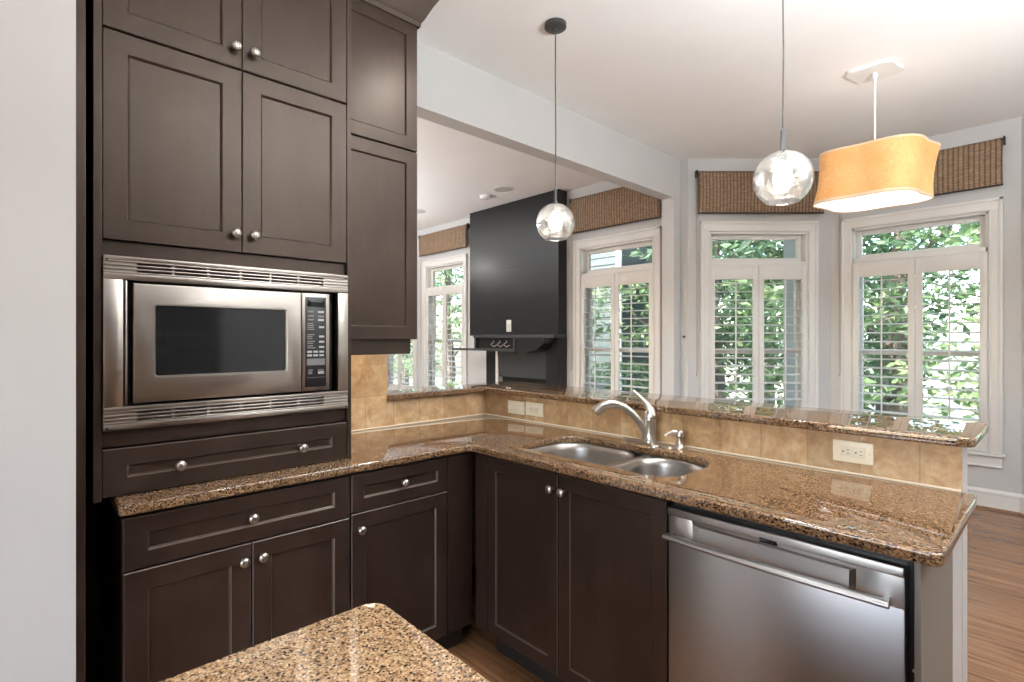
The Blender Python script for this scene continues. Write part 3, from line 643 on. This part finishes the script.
# faucet
fa = thing('faucet', 'brushed nickel pull-out kitchen faucet with raised lever behind the sink', 'faucet', (-1.255, 2.005, .915))
b = MB(); b.prism(rrect(-.13, .13, -.028, .028, .027, 6), 0, .006); b.prism(rrect(-.125, .125, -.024, .024, .023, 6), .006, .009); b.build('base_plate', M_NICK, fa, sharp=30)
b = MB(); b.lathe([(.030, .009), (.030, .016), (.026, .022), (.0255, .05), (.0245, .100), (.026, .105), (.026, .113), (.0235, .116)], n=24); b.build('body', M_NICK, fa)
MB().lathe([(.0262, .113), (.0262, .117), (.024, .1175)], n=24).build('seam_ring', M_NICKD, fa)
b = MB(); b.lathe([(.0255, .117), (.0245, .132), (.019, .146), (.008, .152), (0, .153)], n=24)
b.tube([(.012, .0, .125), (.004, -.004, .152), (-.016, -.006, .178), (-.044, -.008, .204), (-.078, -.010, .228)], [(.021, .020), (.0185, .017), (.0135, .012), (.010, .008), (.009, .006)], 12); b.build('lever', M_NICK, fa)
sx, sy = -.17, -.185; pts = []; rr = []
prof = [(.10, .012), (.13, .05), (.22, .095), (.36, .135), (.50, .162), (.64, .176), (.76, .176), (.87, .166), (.95, .152), (1.0, .140)]
for f, zz in prof: pts.append((sx * (f - .05), sy * (f - .05), zz)); rr.append(.0168 if f < .62 else .0168 + .005 * min(1, (f - .62) / .2))
pts[0] = (-.012, -.012, .015)
k = 6; b = MB(); b.tube(pts[:k], rr[:k], 16); sp = b.build('spout', M_NICK, fa)
b = MB(); b.tube(pts[k - 1:], [.0175, .0195, .0215, .0225, .0225], 16); b.tube([tuple(Vector(pts[-1]) - Vector((0, 0, 0))), tuple(Vector(pts[-1]) + (Vector(pts[-1]) - Vector(pts[-2])).normalized() * .002)], .019, 16, m=1); b.build('spray_head', [M_NICK, M_BLACK], fa)
sd = thing('soap_dispenser', 'small brushed nickel soap dispenser right of the faucet', 'dispenser', (-1.12, 2.02, .915))
b = MB(); b.lathe([(.023, 0), (.023, .006), (.017, .012), (.0145, .03), (.0145, .045)], n=20); b.build('base', M_NICK, sd)
b = MB(); b.lathe([(.014, .045), (.0185, .05), (.0185, .068), (.014, .076), (0, .078)], n=20); b.tube([(0, 0, .062), (-.022, -.016, .068), (-.040, -.028, .062), (-.052, -.036, .050)], [.012, .010, .008, .006], 10); b.build('pump_spout', M_NICK, sd)
ag = MB(); ag.lathe([(.020, 0), (.020, .008), (.017, .013), (.012, .014), (0, .014)], n=20); ag = ag.build('air_switch', M_NICK, loc=(-1.095 - .105, 1.955, .915)); tag(ag, 'low round nickel cap on the granite between faucet and soap dispenser', 'button')

# ------------------------------------------------------------------ outlets in the tile (local x along the wall, z up, face y=-)
def plate(name, label, x0, x1, z0, z1, kind, grp='almond wall plates in the backsplash'):
    w, h = x1 - x0, z1 - z0
    r = thing(name, label, 'outlet' if kind != 'rocker' else 'switch', ((x0 + x1) / 2, 2.0698, (z0 + z1) / 2), 0, grp)
    MB().box(-w / 2, w / 2, -.006, 0, -h / 2, h / 2, .003).build('cover_plate', M_ALM, r, sharp=30)
    if kind == 'rocker':
        MB().box(-.036, .036, -.010, -.003, -.017, .017, .0025).build('rocker', M_ALMD, r, sharp=30)
    else:
        MB().box(-.036, .036, -.008, -.003, -.0175, .0175, .002).build('receptacle', M_ALMD, r, sharp=30)
        b = MB()
        for cx_ in (-.019, .019):
            b.lathe([(.0028, -.0005), (0, -.0008)], (cx_ - .009, -.008, 0), (0, 1, 0), 10)
            b.box(cx_ + .002, cx_ + .009, -.0087, -.007, .0055, .0075); b.box(cx_ + .003, cx_ + .009, -.0087, -.007, -.0075, -.0055)
        split(b, 'slot', M_HOLE, r, sharp=0)
    b = MB()
    for sx in (-1, 1): b.lathe([(.0035, -.0005), (.003, -.0014), (0, -.0016)], (sx * w * .41, -.006, 0), (0, 1, 0), 10)
    split(b, 'screw', M_ALMD, r)
plate('light_switch', 'almond rocker switch plate, leftmost plate on the bar backsplash', -2.232, -2.100, z(-.434), z(-.360), 'rocker')
plate('power_outlet', 'almond outlet plate right next to the rocker switch plate', -2.086, -1.953, z(-.430), z(-.355), 'duplex')
plate('power_outlet', 'almond outlet plate alone at the right end of the backsplash', -.566, -.446, z(-.425), z(-.352), 'duplex')

# ------------------------------------------------------------------ lamps
def globe(px, py, zc_, label, cab_top, canopy):
    r = thing('globe_pendant', label, 'pendant lamp', (px, py, z(zc_)), 0, 'clear globe pendants over the bar'); R = .106
    b = MB(); prof = [(R * sin(a), R * cos(a)) for a in [radians(8) + (radians(146) - radians(8)) * i / 22 for i in range(23)]]
    b.lathe(prof, n=40); b.lathe([(r_ * .975, z_ * .975) for r_, z_ in prof], n=40); g = b.build('glass_globe', M_GLOBE, r, sharp=0)
    zz = R * cos(radians(146)); rr_ = R * sin(radians(146)); b = MB(); b.lathe([(rr_ + .0028 * cos(a), zz + .0028 * sin(a)) for a in [2 * pi * i / 8 for i in range(9)]], n=40); b.build('glass_lip', M_GLOBE, g)
    MB().lathe([(.006, .19), (.008, .185), (.009, .12), (.014, .112), (.016, .10), (.016, .07), (.013, .065), (0, .064)], n=20).build('socket', M_CANOPY, r)
    MB().lathe([(.010, .066), (.013, .058), (.026, .035), (.033, .012), (.034, -.006), (.028, -.026), (.014, -.038), (0, -.041)], n=24).build('bulb', M_BULB, r)
    lamp('pendant_lamp', 'POINT', (px, py, z(zc_) - .06), .45, (1, .9, .78), shadow_soft_size=.03)
    MB().tube([(0, 0, .185), (.002, .001, .5), (-.001, 0, .8), (0, 0, cab_top)], .0032, 8).build('cable', M_CABLE, r)
    b = MB(); t = cab_top; b.lathe([(0, t - .045), (.01, t - .045), (.011, t - .027), (.055, t - .026), (.06, t - .022), (.06, t - .001), (0, t - .001)], n=32); b.build('canopy', M_CANOPY, r)
    return r
globe(-1.94, 2.15, .634, 'smaller-looking left clear globe pendant with graphite ceiling canopy', 1.73 - .634, 1)
globe(-.76, 2.15, .616, 'right clear globe pendant hanging in front of the brown blind', 1.73 - .616, 1)
lx, ly = -.862, 4.02
lp = thing('drum_pendant', 'orange linen pendant with wavy four-lobed shade and white canopy', 'pendant lamp', (lx, ly, z(.875)), radians(27))
def lobe(a, s=1, ex=.325, ey=.25, am=.11):
    k = 1 + am * cos(4 * a - .9); return (ex * s * cos(a) * k * (.94), ey * s * sin(a) * k)
N = 96; b = MB(); rows = []
hs = [0, .012, .02, .05, .10, .16, .22, .27, .30, .318, .33]
for hgt in hs:
    f = hgt / .33; sc = 1 + .05 * (2 * f - 1) ** 2 - .03; lean = .036 * (f - .5)
    rows.append([b.bm.verts.new((lobe(2 * pi * j / N, sc)[0] + lean, lobe(2 * pi * j / N, sc)[1] , hgt)) for j in range(N)])
for i in range(len(rows) - 1):
    for j in range(N):
        f = b.bm.faces.new((rows[i][j], rows[i][(j + 1) % N], rows[i + 1][(j + 1) % N], rows[i + 1][j])); f.material_index = 1 if hs[i] < .015 or hs[i] >= .318 else 0
o = b.build('lampshade', [M_FAB, M_FABT], lp, sharp=0); mm = o.modifiers.new('thick', 'SOLIDIFY'); mm.thickness = .004
for p in o.data.polygons: p.use_smooth = True
b = MB(); b.prism([(lobe(2 * pi * j / N, .995)[0] - .018, lobe(2 * pi * j / N, .995)[1]) for j in range(N)], .006, .012); b.build('diffuser', M_DIFF, lp)
b = MB(); b.tube([(0, 0, .02), (0, 0, 1.73 - .875 - .02)], .0065, 10); b.lathe([(.006, .79), (.014, .80), (.016, .822), (.012, .834)], n=16); b.build('rod', M_WHITE, lp)
b = MB(); t = 1.73 - .875; b.prism([lobe(2 * pi * j / N, .40, .39, .30, .13) for j in range(N)], t - .022, t - .001, smooth=True); b.build('canopy', M_WHITE, lp)
lamp('drum_lamp', 'POINT', (lx, ly, z(1.02)), .8, (1, .95, .88), shadow_soft_size=.06)
for x, y in CANS:  # housings for the unseen can lamps added above
    r = thing('unseen_can_light', 'unseen round recessed ceiling light glowing warm white', 'ceiling light', (x, y, CEIL), 0, 'recessed ceiling lights')
    MB().lathe([(.10, -.0005), (.098, -.008), (.080, -.010), (.076, -.004), (.076, -.0005)], n=32).build('trim_ring', M_WHITE, r)
    MB().lathe([(0, -.003), (.076, -.003)], n=32).build('lens', M_CAN, r)

# ------------------------------------------------------------------ living room: fireplace
fp = thing('fireplace', 'tall charcoal chimney breast with black firebox in the living room', 'fireplace', (0, 4.55, 0))
b = MB(); b.box(-5.70, -4.06, 0, .149, z(.03), CEIL - .001, .003); b.box(-4.26, -4.06, 0, .149, 0, z(.03)); b.box(-5.25, -4.26, 0, .149, z(-.16), z(.03)); b.build('chimney_breast', M_CHAR, fp, sharp=20)
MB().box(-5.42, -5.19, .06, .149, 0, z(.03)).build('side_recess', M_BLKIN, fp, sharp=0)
MB().box(-5.185, -5.14, .02, .149, 0, z(.03), .002).build('white_edge_strip', M_TRIM, fp, sharp=20)
MB().box(-5.135, -4.26, .035, .149, z(-.50), z(.0), .003).build('grey_panel', M_CHARL, fp, sharp=20)
b = MB(); b.box(-5.12, -4.28, .09, .149, .15, z(-.505)); b.build('firebox', M_BLKIN, fp, sharp=0)
b = MB(); b.box(-5.135, -4.26, .01, .149, 0, .15); b.build('hearth_base', M_CHARL, fp, sharp=0)
b = MB(); random.seed(5)
for q in range(12): b.lathe([(.012 * random.uniform(.5, 1.2), -.0008), (0, -.002)], (-5.25 + random.choice((0, .62)) + random.uniform(-.15, .15), 0, z(.38) + random.uniform(-.16, .16)), (0, 1, 0), 8)
split(b, 'screw_hole', M_CHARL, fp)
MB().box(-5.5, -4.75, -.0012, .001, z(.862), z(.868)).build('panel_seam', M_CHARL, fp, sharp=0).rotation_euler = (0, 0, 0)
ms = thing('mantel_shelf', 'charcoal floating mantel shelf with open cubby on the fireplace', 'shelf', (0, 4.55, 0))
b = MB(); b.box(-5.38, -3.95, -.20, 0, z(.0), z(.04), .004); b.build('top_board', M_CHARL, ms, sharp=20)
b = MB(); b.box(-5.36, -5.325, -.20, 0, z(-.165), z(0)); b.box(-4.615, -4.58, -.20, 0, z(-.165), z(0)); b.box(-5.325, -4.615, -.20, 0, z(-.165), z(-.135)); b.build('cubby', M_CHARL, ms, sharp=20)
MB().box(-5.325, -4.615, -.15, -.001, z(-.135), z(0)).build('cubby_shade_block', M_BLKIN, ms, sharp=0)  # black block fills the cubby so its inside reads as shade
b = MB(); b.prism([(-4.58, z(0)), (-4.58, z(-.185)), (-4.40, z(-.170)), (-4.22, z(-.13)), (-4.12, z(-.06)), (-4.10, z(0))], -.19, 0, f=lambda x, y, zz: (x, zz, y)); b.build('curved_cover', M_CHAR, ms, sharp=20)
MB().box(-5.84, -5.34, -.20, -.06, z(-.165), z(-.138), .004).build('lower_flap', M_CHARL, ms, sharp=20)
b = MB(); random.seed(11)
for q in range(3):
    x = -5.03 + q * .12; b.tube([(x, -.155, z(-.03)), (x + .03, -.17, z(-.05)), (x - .01, -.185, z(-.08)), (x + .03, -.175, z(-.11)), (x + .08, -.17, z(-.09))], .005, 6)
split(b, 'loose_cable', M_CORD, ms)
sw = thing('wall_plate', 'white wall plate on the charcoal fireplace above the mantel', 'wall plate', (-4.90, 4.549, z(.155)))
MB().box(-.045, .045, -.007, 0, -.075, .075, .003).build('cover_plate', M_WHITE, sw, sharp=30); MB().box(-.018, .018, -.011, -.003, -.036, .036, .003).build('insert', M_TRIM, sw, sharp=30)
sm = thing('smoke_detector', 'white smoke detector on the living room ceiling', 'smoke detector', (-4.87, 4.13, CEIL))
MB().lathe([(.07, -.0005), (.07, -.02), (.062, -.036), (.03, -.042), (0, -.043)], n=28).build('housing', M_WHITE, sm); MB().lathe([(.012, -.042), (.011, -.047), (0, -.048)], n=14).build('test_button', M_TRIM, sm)
def speaker(x, y, label):
    r = thing('ceiling_speaker', label, 'speaker', (x, y, CEIL), 0, 'flush ceiling speakers')
    MB().lathe([(.125, -.0005), (.125, -.006), (.112, -.008), (.110, -.004)], n=36).build('rim', M_WHITE, r); MB().lathe([(.110, -.004), (0, -.0045)], n=36).build('grille', M_WALL, r)
speaker(-4.50, 4.10, 'round flush ceiling speaker beside the smoke detector'); speaker(-6.10, 3.95, 'round flush ceiling speaker next to the upper cabinet edge')

# ------------------------------------------------------------------ opposite cabinets (seen in the microwave glass)
oc = thing('pantry_cabinet', 'dark pantry cabinet reflected in the microwave glass', 'cabinet', (1.40, 0, 0), -R90)
b = MB(); b.box(-1.30, .50, .021, .598, .0, 2.5); b.build('carcass', M_DARK, oc, sharp=20)
for i in range(4):
    x = -1.30 + .45 * i; kx = x + .42 if i % 2 == 0 else x + .03
    cdoor(oc, x, x + .448, 1.35, 2.45, knobs=[(kx, 1.40)]); cdoor(oc, x, x + .448, .12, 1.345, knobs=[(kx, 1.28)])

# ------------------------------------------------------------------ outside
struct(MB().box(-25, 20, 4.9, 40, -1.2, -.9).build('ground', M_GROUND, sharp=0), 'leaf littered ground outside')
def leafmesh(name, blobs, n, size, m):
    vs, fs = [], []
    tot = sum(b[3] * b[4] * b[5] for b in blobs)
    for (bx, by, bz, rx, ry, rz) in blobs:
        for _ in range(int(n * rx * ry * rz / tot)):
            d = Vector((random.gauss(0, 1), random.gauss(0, 1), random.gauss(0, 1))).normalized() * random.uniform(.45, 1) ** .5
            c = Vector((bx + d.x * rx, by + d.y * ry, bz + d.z * rz)); s_ = size * random.uniform(.6, 1.4)
            u = Vector((random.gauss(0, 1), random.gauss(0, 1), random.gauss(0, .6))).normalized(); w = u.cross(Vector((random.gauss(0, 1), random.gauss(0, 1), random.gauss(0, 1)))).normalized()
            nn = u.cross(w) * .15 * s_; k = len(vs)
            vs += [c - u * s_, c + w * s_ * .42 + nn, c + u * s_, c - w * s_ * .42 + nn]; fs.append((k, k + 1, k + 2, k + 3))
    me = bpy.data.meshes.new(name); me.from_pydata(vs, [], fs); me.materials.append(m); return me
TR = []
random.seed(21)
for v in range(3):
    bl = [(random.uniform(-1.3, 1.3), random.uniform(-1, 1), 1.6 + 4.2 * i / 9 + random.uniform(-.3, .3), random.uniform(.7, 1.2), random.uniform(.7, 1.1), random.uniform(.45, .8)) for i in range(10)]
    tk = MB(); tk.tube([(0, 0, -.1), (.05, .02, 1.2), (-.06, .05, 2.6), (.08, 0, 4.2), (.02, .05, 5.6)], [.16, .13, .10, .06, .02], 8)
    for b_ in bl: tk.tube([(0, 0, b_[2] - .7), (b_[0] * .5, b_[1] * .5, b_[2] - .25), (b_[0], b_[1], b_[2])], [.05, .03, .012], 6)
    tk = tk.build('trunk', M_BARK); r = thing('tree', 'x', 'tree', group='trees outside the windows'); tk.parent = r
    fo = bpy.data.objects.new('foliage', leafmesh('foliage', bl, 3600, .085, M_LEAF if v != 1 else M_LEAFD)); COL.objects.link(fo); fo.parent = r; TR.append(r)
bl = [(random.uniform(-.9, .9), random.uniform(-.4, .4), .5 + random.uniform(-.2, .5), .6, .5, .5) for i in range(7)]
sh = thing('shrub', 'x', 'shrub', group='shrubs outside the windows'); fo = bpy.data.objects.new('foliage', leafmesh('foliage', bl, 3000, .07, M_LEAF)); COL.objects.link(fo); fo.parent = sh
tk = MB()
for i in range(5): tk.tube([(i * .2 - .4, 0, -.1), (i * .35 - .7, .1, .5), (i * .42 - .85, .05, 1.0)], [.02, .015, .006], 6)
tk = tk.build('stems', M_BARK); tk.parent = sh
spots = [(-.2, 9.2, 0, 'window at the far right'), (-1.9, 10.6, 1, 'window at the far right'), (1.0, 9.4, 2, 'window at the far right'), (-3.0, 9.6, 2, 'window behind the right globe pendant'), (-4.3, 9.0, 1, 'window behind the right globe pendant'), (-4.5, 11.4, 0, 'window beside the header jamb'),
         (-4.9, 8.4, 2, 'window beside the header jamb'), (-12.0, 8.8, 0, 'window left of the fireplace'), (-14.6, 9.0, 1, 'window left of the fireplace'), (-17.0, 9.6, 2, 'window left of the fireplace'), (.6, 13.2, 1, 'window at the far right'), (-2.6, 13, 0, 'window behind the right globe pendant'), (-6.0, 16.0, 1, 'window behind the right globe pendant')]
adj = ['bright green', 'deep green', 'light green']; used = set()
for i, (x, y, v, wh) in enumerate(spots):
    o = TR[v] if v not in used else copy_tree(TR[v]); used.add(v)
    o.location = (x, y, -.9); o.rotation_euler = (0, 0, i * 1.9); s_ = .95 + .25 * ((i * 37) % 10) / 10; o.scale = (s_, s_, s_)
    o['label'] = adj[v] + ' leafy tree' + (' farther back' if y > 12 else '') + ' seen through the ' + wh
for i, (x, y) in enumerate([(-.9, 7.8), (.4, 7.6), (-2.6, 7.9), (-4.0, 7.7), (-5.4, 8.4), (-8.6, 7.4), (-10.4, 7.4)]):
    o = sh if i == 0 else copy_tree(sh); o.location = (x, y, -.9); o.rotation_euler = (0, 0, i * 1.3)
    o['label'] = 'low green shrub outside ' + ['under the far right window', 'at the right edge of the far right window', 'under the window behind the right globe', 'left of the window behind the right globe', 'below the window beside the header jamb', 'below the window left of the fireplace', 'far left of the living room windows'][i]
hs_ = thing('house', 'neighbouring house with pale green-grey siding seen through the window by the fireplace', 'house', (-7.8, 8.6, -.9))
b = MB(); b.box(-1.75, 1.75, 0, 4, 0, 4.6)
for i in range(30): b.prism([(-.022, i * .15), (-.004, i * .15 + .15), (0, i * .15 + .15), (0, i * .15)], -1.76, 1.76, f=lambda y, zz, x: (x, y, zz))
b.build('siding_wall', M_SIDING, hs_, sharp=0)
MB().prism([(-.45, 4.5), (2.0, 6.2), (4.45, 4.5), (4.45, 4.62), (2.0, 6.34), (-.45, 4.62)], -2.1, 2.1, f=lambda y, zz, x: (x, y, zz)).build('roof', M_ROOF, hs_, sharp=20)
b = MB(); b.box(1.66, 1.78, -.03, .02, 0, 4.6); b.build('corner_board', M_EXTW, hs_, sharp=0)
pc = thing('porch_post', 'white square outdoor post close beyond the window behind the right globe', 'post', (-2.14, 6.45, -.9))
MB().box(-.10, .10, -.10, .10, 0, 4.2, .006).build('shaft', M_EXTW, pc, sharp=20); b = MB(); b.box(-.13, .13, -.13, .13, 0, .25, .01); b.box(-.13, .13, -.13, .13, 3.95, 4.2, .01); b.build('base_and_cap', M_EXTW, pc, sharp=20)
